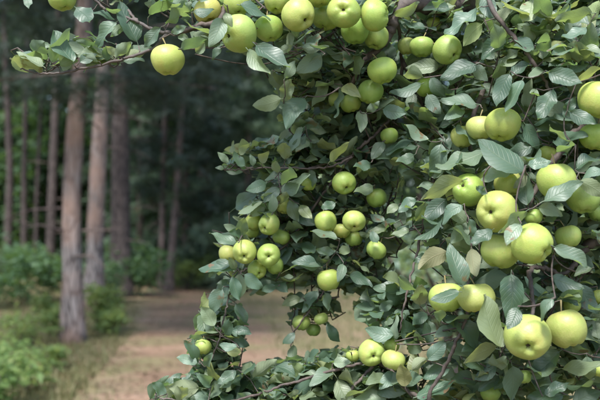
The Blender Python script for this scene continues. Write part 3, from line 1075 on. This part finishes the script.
# traced leaves: blade base, blade tip, apparent width (photo pixels), side (1 upper side seen, -1 underside), tint letter
HL = """
26 -3 33 12 9 1 p;43 70 5 66 10 -1 n;43 66 17 50 8 1 p;51 62 68 27 12 -1 n;73 62 55 28 16 1 p;60 66 79 60 9 -1 n;80 62 96 52 9 1 p;
98 61 82 55 7 -1 n;108 60 107 45 10 1 p;118 55 105 46 8 -1 n;116 57 131 40 10 -1 n;76 8 96 31 17 1 d;116 22 88 43 11 1 p;137 41 121 0 19 1 d;
92 12 116 10 4 1 n;105 9 121 14 5 -1 n;124 25 113 38 10 -1 n;150 15 172 -6 9 -1 y;166 24 194 5 11 -1 n;172 11 186 -6 10 -1 y;172 33 188 27 9 1 p;
181 48 207 40 11 -1 n;222 18 211 46 18 1 p;221 48 207 58 8 1 p;194 12 216 12 7 1 n;160 28 142 47 11 1 d;196 53 206 42 8 1 d;178 36 190 42 8 1 n;
240 5 273 14 9 1 n;256 45 286 75 18 1 d;248 50 268 79 10 1 p;322 55 297 72 18 -1 n;290 32 291 50 8 -1 n;292 46 277 52 8 -1 n;302 48 320 49 10 -1 n;
285 78 298 60 10 -1 n;226 12 231 25 12 1 n;394 15 423 8 12 -1 n;425 27 396 25 9 1 d;439 66 405 64 15 1 n;422 77 397 73 15 -1 d;322 56 304 76 10 -1 n;
451 9 422 9 11 1 n;477 9 446 38 15 1 p;482 24 462 46 14 -1 y;485 -4 489 20 16 1 p;476 64 440 80 14 1 d;474 64 488 81 11 1 p;506 40 481 60 13 1 n;
498 66 521 55 9 1 n;532 -1 520 32 19 1 p;592 13 553 17 12 -1 n;514 38 541 56 9 1 p;543 59 545 35 11 1 p;586 27 562 43 10 1 p;595 57 551 57 14 -1 n;
512 76 531 58 11 1 d;578 82 601 66 8 -1 y;573 81 547 76 9 1 n;590 22 602 -2 10 -1 y;281 99 252 106 15 -1 n;284 101 293 80 17 1 p;305 98 285 127 20 1 p;
326 82 316 111 14 1 d;303 128 283 151 10 1 p;310 142 296 150 10 1 n;341 88 341 119 7 1 p;341 88 358 95 13 1 n;360 112 362 131 13 1 p;383 109 406 114 14 1 p;
367 112 378 104 12 -1 y;428 140 401 128 10 1 p;416 146 385 149 8 1 p;421 84 391 101 13 1 d;466 64 448 91 18 1 d;431 77 446 97 12 1 n;428 95 437 114 13 1 d;
477 104 440 101 10 1 n;463 110 443 121 16 1 n;455 127 479 148 8 1 d;523 171 480 137 20 1 n;509 74 497 107 16 1 d;522 80 504 111 12 1 p;549 72 578 90 18 1 d;
552 91 534 123 20 1 n;570 112 593 128 16 1 d;565 118 574 97 12 1 n;525 124 540 149 12 1 p;536 90 527 104 12 -1 n;441 144 430 178 18 1 n;484 152 438 176 16 1 n;
463 180 420 198 14 -1 n;414 155 394 167 13 1 d;511 165 483 186 14 1 p;523 172 499 172 8 -1 y;486 193 473 186 9 1 b;466 222 444 208 14 1 p;446 199 424 223 16 1 d;
528 205 528 172 13 1 n;544 201 583 185 14 1 n;538 208 563 216 12 1 p;526 175 513 188 9 1 b;528 165 551 163 9 1 p;577 168 601 150 12 1 n;603 170 577 173 10 1 p;
580 181 604 198 15 -1 n;526 211 497 232 11 -1 n;520 225 503 243 15 1 p;462 205 440 222 12 1 p;467 221 452 240 18 -1 n;469 219 475 238 9 1 p;443 218 421 248 11 1 d;
448 252 417 269 18 -1 b;463 285 455 241 19 1 n;472 249 474 276 16 -1 b;492 230 471 246 12 1 d;409 229 391 239 9 1 n;555 247 590 265 16 1 n;511 274 502 313 25 1 n;
552 277 583 291 12 1 d;592 268 574 276 8 1 n;500 347 488 294 21 1 n;459 292 430 298 10 1 n;528 298 514 304 11 1 n;553 299 532 316 11 1 n;517 308 504 326 14 1 d;
455 320 480 346 20 1 d;497 347 462 361 12 -1 n;559 352 529 379 18 1 d;580 285 598 314 15 1 d;587 357 591 389 16 1 d;563 395 527 398 13 1 d;511 362 500 393 12 1 n;
512 366 516 403 17 1 n;496 365 474 379 12 1 n;500 377 478 392 13 1 d;404 304 385 283 22 1 p;420 304 418 281 21 -1 b;406 307 383 312 10 -1 n;395 339 392 315 8 -1 n;
393 335 365 328 14 1 p;418 341 402 318 16 1 p;427 314 411 324 12 1 p;441 321 429 309 12 1 p;430 346 423 321 10 1 d;453 332 434 333 12 1 p;421 350 399 341 14 1 n;
428 359 443 340 14 1 p;417 397 459 389 13 1 p;449 369 423 379 14 1 p;405 386 402 359 14 1 b;401 378 379 381 20 1 p;412 371 429 358 9 -1 n;386 398 350 403 13 1 p;
345 397 386 389 8 -1 n;294 333 284 346 10 1 d;293 345 293 366 8 1 d;327 324 342 342 10 1 d;317 291 303 313 9 1 p;325 293 331 311 8 1 p;300 298 282 306 10 1 d;
308 364 314 349 14 -1 y;303 375 291 362 13 -1 y;294 381 267 380 10 -1 n;253 378 279 362 9 -1 n;262 397 262 383 11 1 p;238 402 253 389 14 -1 p;310 375 303 399 14 -1 n;
331 399 305 396 12 1 p;322 363 331 350 12 1 p;334 363 349 359 10 1 p;222 289 209 313 14 1 d;214 326 201 304 12 1 p;233 277 239 301 12 1 p;225 336 231 317 12 1 d;
236 304 248 323 11 1 d;233 330 252 331 10 1 d;233 337 251 346 9 1 d;227 352 244 350 9 1 d;237 347 219 344 8 1 p;198 359 185 339 13 1 d;197 363 176 358 10 1 p;
205 366 212 351 11 1 d;150 399 172 379 8 -1 n;178 402 186 379 14 -1 n;210 386 199 372 14 1 p;166 393 151 382 10 1 d;236 371 217 383 12 1 d;189 338 205 334 6 -1 y;
245 166 231 153 8 1 p;228 163 219 152 8 -1 n;224 169 216 166 5 1 p;231 153 236 141 5 1 p;240 155 247 139 8 -1 n;253 166 253 153 7 1 p;262 163 269 149 11 -1 n;
276 166 272 156 9 1 p;278 173 275 160 9 -1 n;285 159 288 139 14 1 p;292 151 304 139 13 1 p;266 183 247 190 13 1 p;279 189 264 199 12 1 d;262 202 237 212 6 1 p;
265 208 250 215 10 -1 y;272 213 276 195 10 -1 n;284 176 264 178 9 1 p;289 196 302 185 10 1 p;237 231 225 224 8 -1 y;241 236 228 232 8 1 p;243 236 243 214 12 1 d;
236 242 208 238 12 1 n;234 268 197 262 13 1 p;231 262 203 273 10 1 n;236 269 230 257 8 1 d;244 275 265 288 11 1 p;240 274 238 299 10 1 p;318 268 293 260 14 1 p;
337 238 310 232 8 1 n;334 252 315 250 10 1 p;348 246 337 256 11 1 p;396 222 356 246 8 1 p;395 236 409 225 10 1 n;371 232 379 244 9 1 d;343 264 337 279 11 1 d;
349 276 373 286 10 1 d;370 163 351 172 14 1 d;330 161 348 141 9 -1 y;411 142 381 153 8 1 p;384 142 371 159 11 1 d;373 186 352 197 14 1 n;309 170 316 187 8 1 p;
300 205 312 218 10 1 d;290 200 299 222 11 1 d;335 203 320 210 9 1 p;398 205 386 214 9 1 n;415 198 398 212 10 1 p;430 255 412 262 10 1 n;545 395 570 384 12 1 d;
"""
TINT = {'n': (1, 1, 1), 'p': (1.4, 1.36, 1.42), 'd': (.72, .78, .78), 'y': (1.35, 1.3, .8), 'b': (1.35, 1.0, .85)}  # pale tint paints sky sheen into the leaf colour, dark tint paints shade
toks = [q.split() for q in HL.replace('\n', '').split(';') if q.strip()]
for q in toks:
    bx, by, tx, ty, w = map(float, q[:5])
    sd_, tn = int(q[5]), q[6]
    lpx = math.hypot(tx - bx, ty - by)
    d = None
    for t in (.05, .25, .5, .75, .95):
        sx, sy = bx + (tx - bx) * t, by + (ty - by) * t
        for c, R, ax, ay, r, dd in apple_info:
            if math.hypot(sx - ax, sy - ay) < r * 1.0 + w * .25:
                k = dd - R * 1.12 - .012
                d = k if d is None else min(d, k)
    if d is None: d = depth_at((bx + tx) / 2, (by + ty) / 2) - .03 + random.uniform(-.03, .03)
    base, tip = P(bx, by, d), P(tx, ty, d)
    ax = tip - base
    l = ax.length
    ratio = w / lpx / .50
    if ratio > 1:
        L = l * min(1.5, ratio)
        dz = math.sqrt(max(0, L * L - l * l))
        ax = ax - FWD * dz * .8
        ratio = 1
    L = ax.length
    phi = math.acos(min(1, max(.3, ratio)))
    phi = max(phi, math.radians(12))
    y = ax.normalized()
    tocam = (CAM - base).normalized()
    tocam = (tocam - y * tocam.dot(y)).normalized()
    perp = y.cross(tocam)
    if perp.z < 0: perp = -perp
    if sd_ > 0: nrm = tocam * math.cos(phi) + perp * math.sin(phi)
    else: nrm = -tocam * math.cos(phi) + perp * math.sin(phi)
    M = leaf_matrix(base, ax, nrm, L, 1.0)
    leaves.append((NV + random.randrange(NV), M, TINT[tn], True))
    attach.append(M @ Vector((0, -.10, -.015)))

# ------------------------------------------------------------------ boughs traced from the photograph, then carried on to the trunk
TRUNK = Vector((1.55, 3.05, 0))
boughs = [
    # (points, radius at start, radius at end)
    ([TRUNK + Vector((0, 0, -.1)), TRUNK + Vector((.02, 0, .5)), TRUNK + Vector((-.05, -.03, 1.0)), TRUNK + Vector((-.1, -.08, 1.4))], .095, .07, 'trunk'),
    ([TRUNK + Vector((-.1, -.08, 1.4)), PB(610, -30, 2.75), PB(540, -22, 2.45), PB(476, 0, 2.2), PB(440, 5, 2.1), PB(410, 3, 2.05), PB(396, 12, 2.02), PB(390, 32, 2.02), PB(378, 48, 2.04), PB(362, 64, 2.06), PB(352, 84, 2.1)], .06, .006, 'branch'),
    ([PB(476, 0, 2.2), PB(420, -40, 2.05), PB(340, -45, 1.95), PB(270, -22, 1.88), PB(215, 17, 1.84), PB(186, 30, 1.80), PB(166, 33, 1.78), PB(140, 23, 1.80), PB(128, 10, 1.82)], .022, .003, 'branch'),
    ([PB(168, 33, 1.78), PB(153, 48, 1.76), PB(120, 60, 1.76), PB(85, 68, 1.78), PB(60, 73, 1.80), PB(40, 73, 1.82), PB(20, 69, 1.84)], .0042, .0016, 'branch'),
    ([PB(140, 23, 1.80), PB(105, 8, 1.82), PB(80, -12, 1.84), PB(55, -22, 1.86), PB(22, -10, 1.88)], .0035, .0018, 'branch'),
    ([TRUNK + Vector((-.1, -.08, 1.4)), PB(600, -60, 2.2), PB(520, -40, 1.95), PB(488, -4, 1.86), PB(513, 36, 1.82), PB(530, 58, 1.80), PB(548, 86, 1.82), PB(560, 112, 1.80)], .010, .003, 'branch'),
    ([TRUNK + Vector((-.05, -.03, 1.1)), PB(660, 90, 2.3), PB(610, 105, 1.95), PB(578, 128, 1.78), PB(566, 146, 1.72), PB(548, 168, 1.72), PB(533, 196, 1.70), PB(528, 212, 1.68)], .022, .004, 'branch'),
    ([TRUNK + Vector((.0, -.03, .95)), PB(660, 225, 2.4), PB(602, 239, 2.0), PB(583, 250, 1.95), PB(572, 268, 1.9), PB(560, 275, 1.85)], .03, .004, 'branch'),
    ([TRUNK + Vector((.0, -.03, .8)), PB(640, 430, 2.5), PB(540, 465, 2.1), PB(460, 450, 1.85), PB(430, 402, 1.78), PB(445, 368, 1.76), PB(458, 338, 1.74), PB(467, 314, 1.73), PB(468, 285, 1.75), PB(470, 255, 1.78)], .0075, .0025, 'branch'),
    ([PB(560, 275, 1.85), PB(545, 268, 1.8), PB(530, 270, 1.72), PB(532, 290, 1.66), PB(533, 312, 1.62), PB(530, 330, 1.60)], .0055, .004, 'branch'),
    ([PB(430, 402, 1.78), PB(410, 392, 1.88), PB(392, 372, 1.98), PB(375, 362, 2.0), PB(345, 367, 1.98), PB(310, 378, 1.97), PB(280, 386, 1.98), PB(255, 395, 2.0), PB(225, 402, 2.02), PB(190, 402, 2.02), PB(160, 398, 2.02)], .0055, .002, 'branch'),
    ([PB(375, 364, 2.0), PB(362, 378, 1.99), PB(346, 394, 1.98), PB(330, 410, 1.98)], .004, .0035, 'branch'),
    ([PB(396, 12, 2.06), PB(402, 60, 2.2), PB(398, 105, 2.25), PB(380, 130, 2.2), PB(366, 142, 2.16), PB(350, 158, 2.2), PB(330, 185, 2.22), PB(315, 205, 2.24), PB(300, 226, 2.26), PB(286, 245, 2.27), PB(262, 262, 2.27), PB(242, 272, 2.2), PB(233, 285, 2.14), PB(228, 300, 2.13), PB(224, 318, 2.12), PB(220, 336, 2.12), PB(214, 354, 2.12)], .0045, .0018, 'branch'),
    ([PB(352, 157, 2.14), PB(330, 167, 2.12), PB(300, 168, 2.10), PB(262, 168, 2.10), PB(238, 170, 2.12), PB(221, 169, 2.14)], .003, .0013, 'branch'),
    ([PB(366, 142, 2.16), PB(366, 175, 2.34), PB(366, 205, 2.36), PB(352, 250, 2.36), PB(342, 268, 2.32), PB(322, 294, 2.3), PB(308, 312, 2.26), PB(294, 334, 2.3), PB(291, 350, 2.3)], .0035, .0016, 'branch'),
    ([PB(402, 60, 2.2), PB(425, 110, 2.2), PB(435, 165, 2.1), PB(425, 215, 2.05), PB(415, 260, 2.05), PB(405, 300, 2.0), PB(400, 330, 1.98)], .006, .002, 'branch'),
    ([PB(540, -22, 2.45), PB(500, 60, 2.2), PB(475, 110, 2.0), PB(470, 150, 1.95), PB(480, 200, 1.9), PB(470, 255, 1.85)], .008, .003, 'branch'),
]
sk_pos, sk_par, sk_rad, sk_owner = [], [], [], []
paths = []
for pts, r0, r1, nm in boughs:
    cp = catmull(pts, 8)
    ids = []
    for i, p in enumerate(cp):
        t = i / (len(cp) - 1)
        k = p + Vector((random.gauss(0, 1), random.gauss(0, 1), random.gauss(0, 1))) * .0012
        # steer round apples
        for c, R, *_ in apple_info:
            v = k - c
            if v.length < R + .006 and v.length > 1e-6: k = c + v.normalized() * (R + .006)
        sk_pos.append(k); sk_rad.append(r0 * (r1 / r0) ** t * random.uniform(.86, 1.16))
        ids.append(len(sk_pos) - 1)
    paths.append((ids, nm))

# ------------------------------------------------------------------ leafy shoots filling the crown
REG = [
    ('right', [(400, -40), (650, -40), (650, 440), (415, 440), (408, 392), (432, 352), (428, 305), (442, 285), (436, 252), (405, 236), (396, 180), (396, 60)], 1.62, 2.55, 380),
    ('middle', [(266, 78), (292, 48), (400, 40), (406, 235), (418, 245), (392, 270), (380, 300), (352, 292), (340, 300), (310, 285), (290, 288), (265, 290), (238, 298), (214, 285), (212, 252), (240, 208), (255, 187), (288, 170), (292, 140), (276, 110)], 2.02, 2.55, 220),
    ('top', [(150, -12), (400, -12), (400, 40), (330, 60), (262, 66), (205, 50), (172, 38), (150, 24)], 1.82, 2.15, 46),
    ('tip', [(95, -40), (160, -40), (160, 24), (122, 18), (100, 2)], 1.84, 2.0, 8),
    ('stem', [(232, 282), (243, 300), (238, 316), (251, 334), (239, 352), (246, 380), (190, 384), (186, 350), (204, 322), (202, 300)], 2.12, 2.26, 34),
    ('bottom', [(140, 440), (146, 392), (190, 372), (240, 366), (300, 358), (350, 346), (425, 350), (428, 440)], 1.88, 2.25, 230),
    ('hang', [(284, 296), (345, 290), (340, 326), (312, 334), (288, 330)], 2.25, 2.4, 12),
    ('beyond', [(640, -120), (800, -170), (940, -60), (960, 200), (900, 420), (640, 460)], 1.9, 3.3, 260),
    ('above', [(380, -130), (520, -190), (800, -200), (800, -110), (640, -40), (400, -42)], 2.15, 3.0, 110),
    ('lowmid', [(350, 284), (395, 272), (432, 288), (432, 356), (362, 348), (368, 325), (352, 305)], 2.0, 2.3, 45),
    ('spray', [(220, 150), (262, 140), (345, 130), (348, 178), (240, 180), (220, 173)], 2.1, 2.2, 26),
    ('end', [(8, 50), (60, 34), (150, 36), (156, 56), (100, 73), (20, 77)], 1.78, 1.86, 13),
]
HOLES = [[(256, 293), (270, 297), (283, 302), (278, 328), (285, 346), (266, 355), (254, 346), (259, 328), (251, 310)], [(344, 312), (352, 305), (357, 320), (351, 338), (343, 334)], [(406, 248), (424, 254), (420, 284), (404, 278)]]


def inside(poly, x, y):
    c = False
    j = len(poly) - 1
    for i in range(len(poly)):
        xi, yi = poly[i]; xj, yj = poly[j]
        if (yi > y) != (yj > y) and x < (xj - xi) * (y - yi) / (yj - yi) + xi: c = not c
        j = i
    return c


hero_boxes = []
ap_np = np.array([(x, y, r, d, R) for c, R, x, y, r, d in apple_info])


def leaf_ok(M, poly, L):
    for q in ((0, .05, 0), (0, .5, 0), (0, 1, 0), (.28, .45, .05), (-.28, .45, .05)):
        p = M @ Vector(q)
        x, y, d = proj(p)
        if q[1] >= .5 and poly is not None and not inside(poly, x, y): return False
        for h in HOLES:
            if inside(h, x, y): return False
        dist = np.hypot(ap_np[:, 0] - x, ap_np[:, 1] - y)
        vis = (ap_np[:, 2] > 10.6)                      # the apples that show well stay uncovered
        if np.any((dist < ap_np[:, 2] * np.where(vis, 1.02, .35)) & (d < ap_np[:, 3] + ap_np[:, 4])): return False
        if np.any((dist < ap_np[:, 2] * 1.1) & (np.abs(d - ap_np[:, 3]) < ap_np[:, 4] * 1.1)): return False
    return True


OUT = Vector((-.3, -.5, .6))
for nm, poly, dmin, dmax, count in REG:
    dmin, dmax = cz(dmin), cz(dmax)
    xs = [q[0] for q in poly]; ys = [q[1] for q in poly]
    made, tries = 0, 0
    while made < count and tries < count * 16:
        tries += 1
        x, y = random.uniform(min(xs), max(xs)), random.uniform(min(ys), max(ys))
        if not inside(poly, x, y): continue
        if any(inside(h, x, y) for h in HOLES): continue
        near = max(dmin, depth_at(x, y) + .075)
        d = near + (dmax - dmin) * random.random() ** 1.5 * .75
        p0 = P(x, y, d)
        dirn = (Vector((random.gauss(0, 1), random.gauss(0, 1), random.gauss(0, .8))) * .6 + OUT).normalized()
        ln = random.uniform(.05, .17) * (.55 if nm in ('spray', 'end', 'stem', 'hang') else 1)
        p1 = p0 + dirn * ln
        n = random.randint(6, 10)
        mine = []
        tl = .15
        for k in range(n):
            t = (k + .5) / n
            b = p0.lerp(p1, t) if k < n - 1 else p1
            a = k * 2.4 + random.uniform(-.5, .5)
            side = Vector((math.cos(a), math.sin(a), random.uniform(-.25, .35)))
            axv = (side + dirn * (.35 + .6 * t) + Vector((0, 0, -.08))).normalized()
            nrm = Vector((random.gauss(-.15, .5), random.gauss(-.55, .5), .9)).normalized()
            if random.random() < .10: nrm = Vector((random.gauss(0, 1), random.gauss(0, 1), random.gauss(0, 1))).normalized()
            L = random.choice((.042, .050, .056, .060, .066, .072, .080)) * random.uniform(.9, 1.1) * (1.14 if d < 1.9 else 1.04)
            pb = b + axv * L * .3
            M = leaf_matrix(pb, axv, nrm, L, random.uniform(.9, 1.1))
            if leaf_ok(M, poly, L):
                mine.append((random.randrange(NV), M, (1, 1, 1), False)); tl = t if k < n - 1 else 1
        if len(mine) >= 2:
            leaves.extend(mine)
            attach.append((p0, p0.lerp(p1, tl)))
            made += 1

# ------------------------------------------------------------------ twigs: every stalk, petiole and shoot is carried to the nearest wood
nodes_np = np.array([tuple(p) for p in sk_pos])
targets = []
for a in attach:
    targets.append(a if isinstance(a, tuple) else (a, None))
order = sorted(range(len(targets)), key=lambda i: float(np.min(np.sum((nodes_np - np.array(targets[i][0])) ** 2, 1))))
twig_parts = []


def crosses_apple(p, q):
    """would a twig from p to q run across the face of an apple or through open air in a gap"""
    for t in np.linspace(.04, .96, 9):
        x, y, d = proj(p.lerp(q, float(t)))
        if any(inside(h, x, y) for h in HOLES): return True
        if (p - q).length > .045 and .1 < t < .9 and not any(inside(g[1], x, y) for g in REG): return True
        dist = np.hypot(ap_np[:, 0] - x, ap_np[:, 1] - y)
        if np.any((dist < ap_np[:, 2] * .93) & (d < ap_np[:, 3] + .2 * ap_np[:, 4])): return True
    return False


for i in order:
    a, ext = targets[i]
    near = np.argsort(np.sum((nodes_np - np.array(a)) ** 2, 1))[:260:5]
    s = None
    for j in near:
        c_ = Vector(nodes_np[j])
        if not crosses_apple(c_, a):
            s = c_
            break
    if s is None: continue
    ln = (a - s).length
    m = max(2, min(9, int(ln / .02) + 1))
    mid = Vector((random.gauss(0, 1), random.gauss(0, 1), random.gauss(0, 1))) * ln * .05 + Vector((0, 0, -.06 * ln)) + FWD * ln * .22
    pts = []
    for k in range(m + 1):
        t = k / m
        q = s.lerp(a, t) + mid * math.sin(math.pi * t)
        if 0 < k < m:
            for c, R, *_ in apple_info:
                v = q - c
                if 1e-6 < v.length < R + .004: q = c + v.normalized() * (R + .004)
        pts.append(q)
    if ext is not None: pts += [a.lerp(ext, .5), ext]
    rr = [max(.0011, (.0021 if ext is not None or ln > .06 else .0014) * (1 - .35 * k / len(pts))) for k in range(len(pts))]
    twig_parts.append(tube(pts, rr, 5))
    nodes_np = np.concatenate([nodes_np, np.array([tuple(p) for p in pts[1:]])])

tree = empty('apple_tree', TRUNK, 'leafy apple tree laden with yellow green apples, filling the right and top of the view', 'apple tree')
off = TRUNK
bough_objs = []
for (ids, nm), (pts, r0, r1, _) in zip(paths, boughs):
    v, f = tube([sk_pos[i] - off for i in ids], [sk_rad[i] for i in ids], 10 if nm == 'trunk' else 8)
    bough_objs.append(mesh_obj(nm, v, f, M_BRANCH, tree))
v, f = join_geo(twig_parts)
o = mesh_obj('twigs', [q - off for q in v], f, M_BRANCH, tree)
o['kind'] = 'stuff'

# the leaves that show largest become objects, the rest one mass
Vs, Fs, own = [], [], []
o_ = 0
for li, (k, M, tint, hero) in enumerate(leaves):
    v, f, uv = LS[k]
    Mn = np.array(M)
    w = v @ Mn[:3, :3].T + Mn[:3, 3]
    Vs.append(w)
    for q in f[:48]:
        Fs.append(tuple(i + o_ for i in q)); own.append(li)
    o_ += len(w)
for c, R, *_ in apple_info:
    g = np.array([(1, 0, 0), (-1, 0, 0), (0, 1, 0), (0, -1, 0), (0, 0, 1), (0, 0, -1)]) * R + np.array(c)
    Vs.append(g)
    for q in ((0, 2, 4), (2, 1, 4), (1, 3, 4), (3, 0, 4), (2, 0, 5), (1, 2, 5), (3, 1, 5), (0, 3, 5)):
        Fs.append(tuple(i + o_ for i in q)); own.append(-1)
    o_ += 6
bvh = BVHTree.FromPolygons(np.concatenate(Vs).tolist(), Fs)
cnt = np.zeros(len(leaves))
for py in range(1, 400, 2):
    for pxx in range(1, 600, 2):
        hit = bvh.ray_cast(CAM, (P(pxx, py, 1) - CAM).normalized(), 4.0)
        if hit[2] is not None and own[hit[2]] >= 0: cnt[own[hit[2]]] += 1
rank = np.argsort(-cnt)
single = set(int(i) for i in rank[:300])
Vs, Fs, UVs = [], [], []
o_ = 0
bough_pts = [np.array([tuple(sk_pos[i]) for i in ids]) for ids, nm in paths]
for li, (k, M, tint, hero) in enumerate(leaves):
    if li in single:
        o = bpy.data.objects.new('leaf', LM[k])
        p = np.array(M.translation)
        bi = min(range(1, len(bough_objs)), key=lambda i: float(np.min(np.sum((bough_pts[i] - p) ** 2, 1))))
        link(o, bough_objs[bi])
        o.matrix_world = M
        o.matrix_parent_inverse = Matrix.Identity(4)
        o.matrix_basis = Matrix.Translation(-off) @ M
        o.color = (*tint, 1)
    else:
        v, f, uv = LS[k]
        Mn = np.array(M)
        Vs.append(v @ Mn[:3, :3].T + Mn[:3, 3] - np.array(off))
        Fs.extend(tuple(i + o_ for i in q) for q in f)
        UVs.append(uv)
        o_ += len(v)
o = mesh_obj('foliage', np.concatenate(Vs), Fs, M_FOL, tree, True, np.concatenate(UVs))
o['kind'] = 'stuff'
print('LEAVES', len(leaves), 'visible', int((cnt > 0).sum()))

# ------------------------------------------------------------------ second apple tree, out of focus behind the first
base2 = Vector((1.15, 6.3, 0))
t2 = empty('apple_tree', base2, 'blurred apple tree standing farther back behind the laden boughs', 'apple tree')
tr = [Vector((0, 0, -.05)), Vector((.03, .02, .5)), Vector((-.02, 0, .9))]
v, f = tube(tr, [.09, .075, .06], 8)
mesh_obj('trunk', v, f, M_BRANCH, t2)
cp = []
for k in range(9):
    a = k * 2.4
    e = Vector((math.cos(a) * random.uniform(.7, 1.15), math.sin(a) * random.uniform(.5, .9), random.uniform(.9, 2.2)))
    bp = catmull([Vector((0, 0, .85)), e * .45 + Vector((0, 0, .5)), e], 5)
    v, f = tube(bp, list(np.linspace(.035, .006, len(bp))), 6)
    mesh_obj('branch', v, f, M_BRANCH, t2)
    m = 330
    tt = rng.uniform(.35, 1.08, m)
    line = np.array([tuple(q) for q in bp])
    ii = np.minimum((tt * (len(line) - 1)).astype(int), len(line) - 1)
    cp.append(line[ii] + rng.normal(size=(m, 3)) * .17)
q = np.concatenate(cp)
q = q[q[:, 2] > .3]
Vs, Fs, UVs = [], [], []
R_ = rand_rot(len(q), .45)
o_ = 0
for i in range(len(q)):
    v, f, uv = LS[i % NV]
    Vs.append((v * random.uniform(.05, .085)) @ R_[i].T + q[i])
    Fs.extend(tuple(a + o_ for a in b) for b in f)
    UVs.append(uv); o_ += len(v)
o = mesh_obj('foliage', np.concatenate(Vs), Fs, M_FOL, t2, True, np.concatenate(UVs))
o['kind'] = 'stuff'
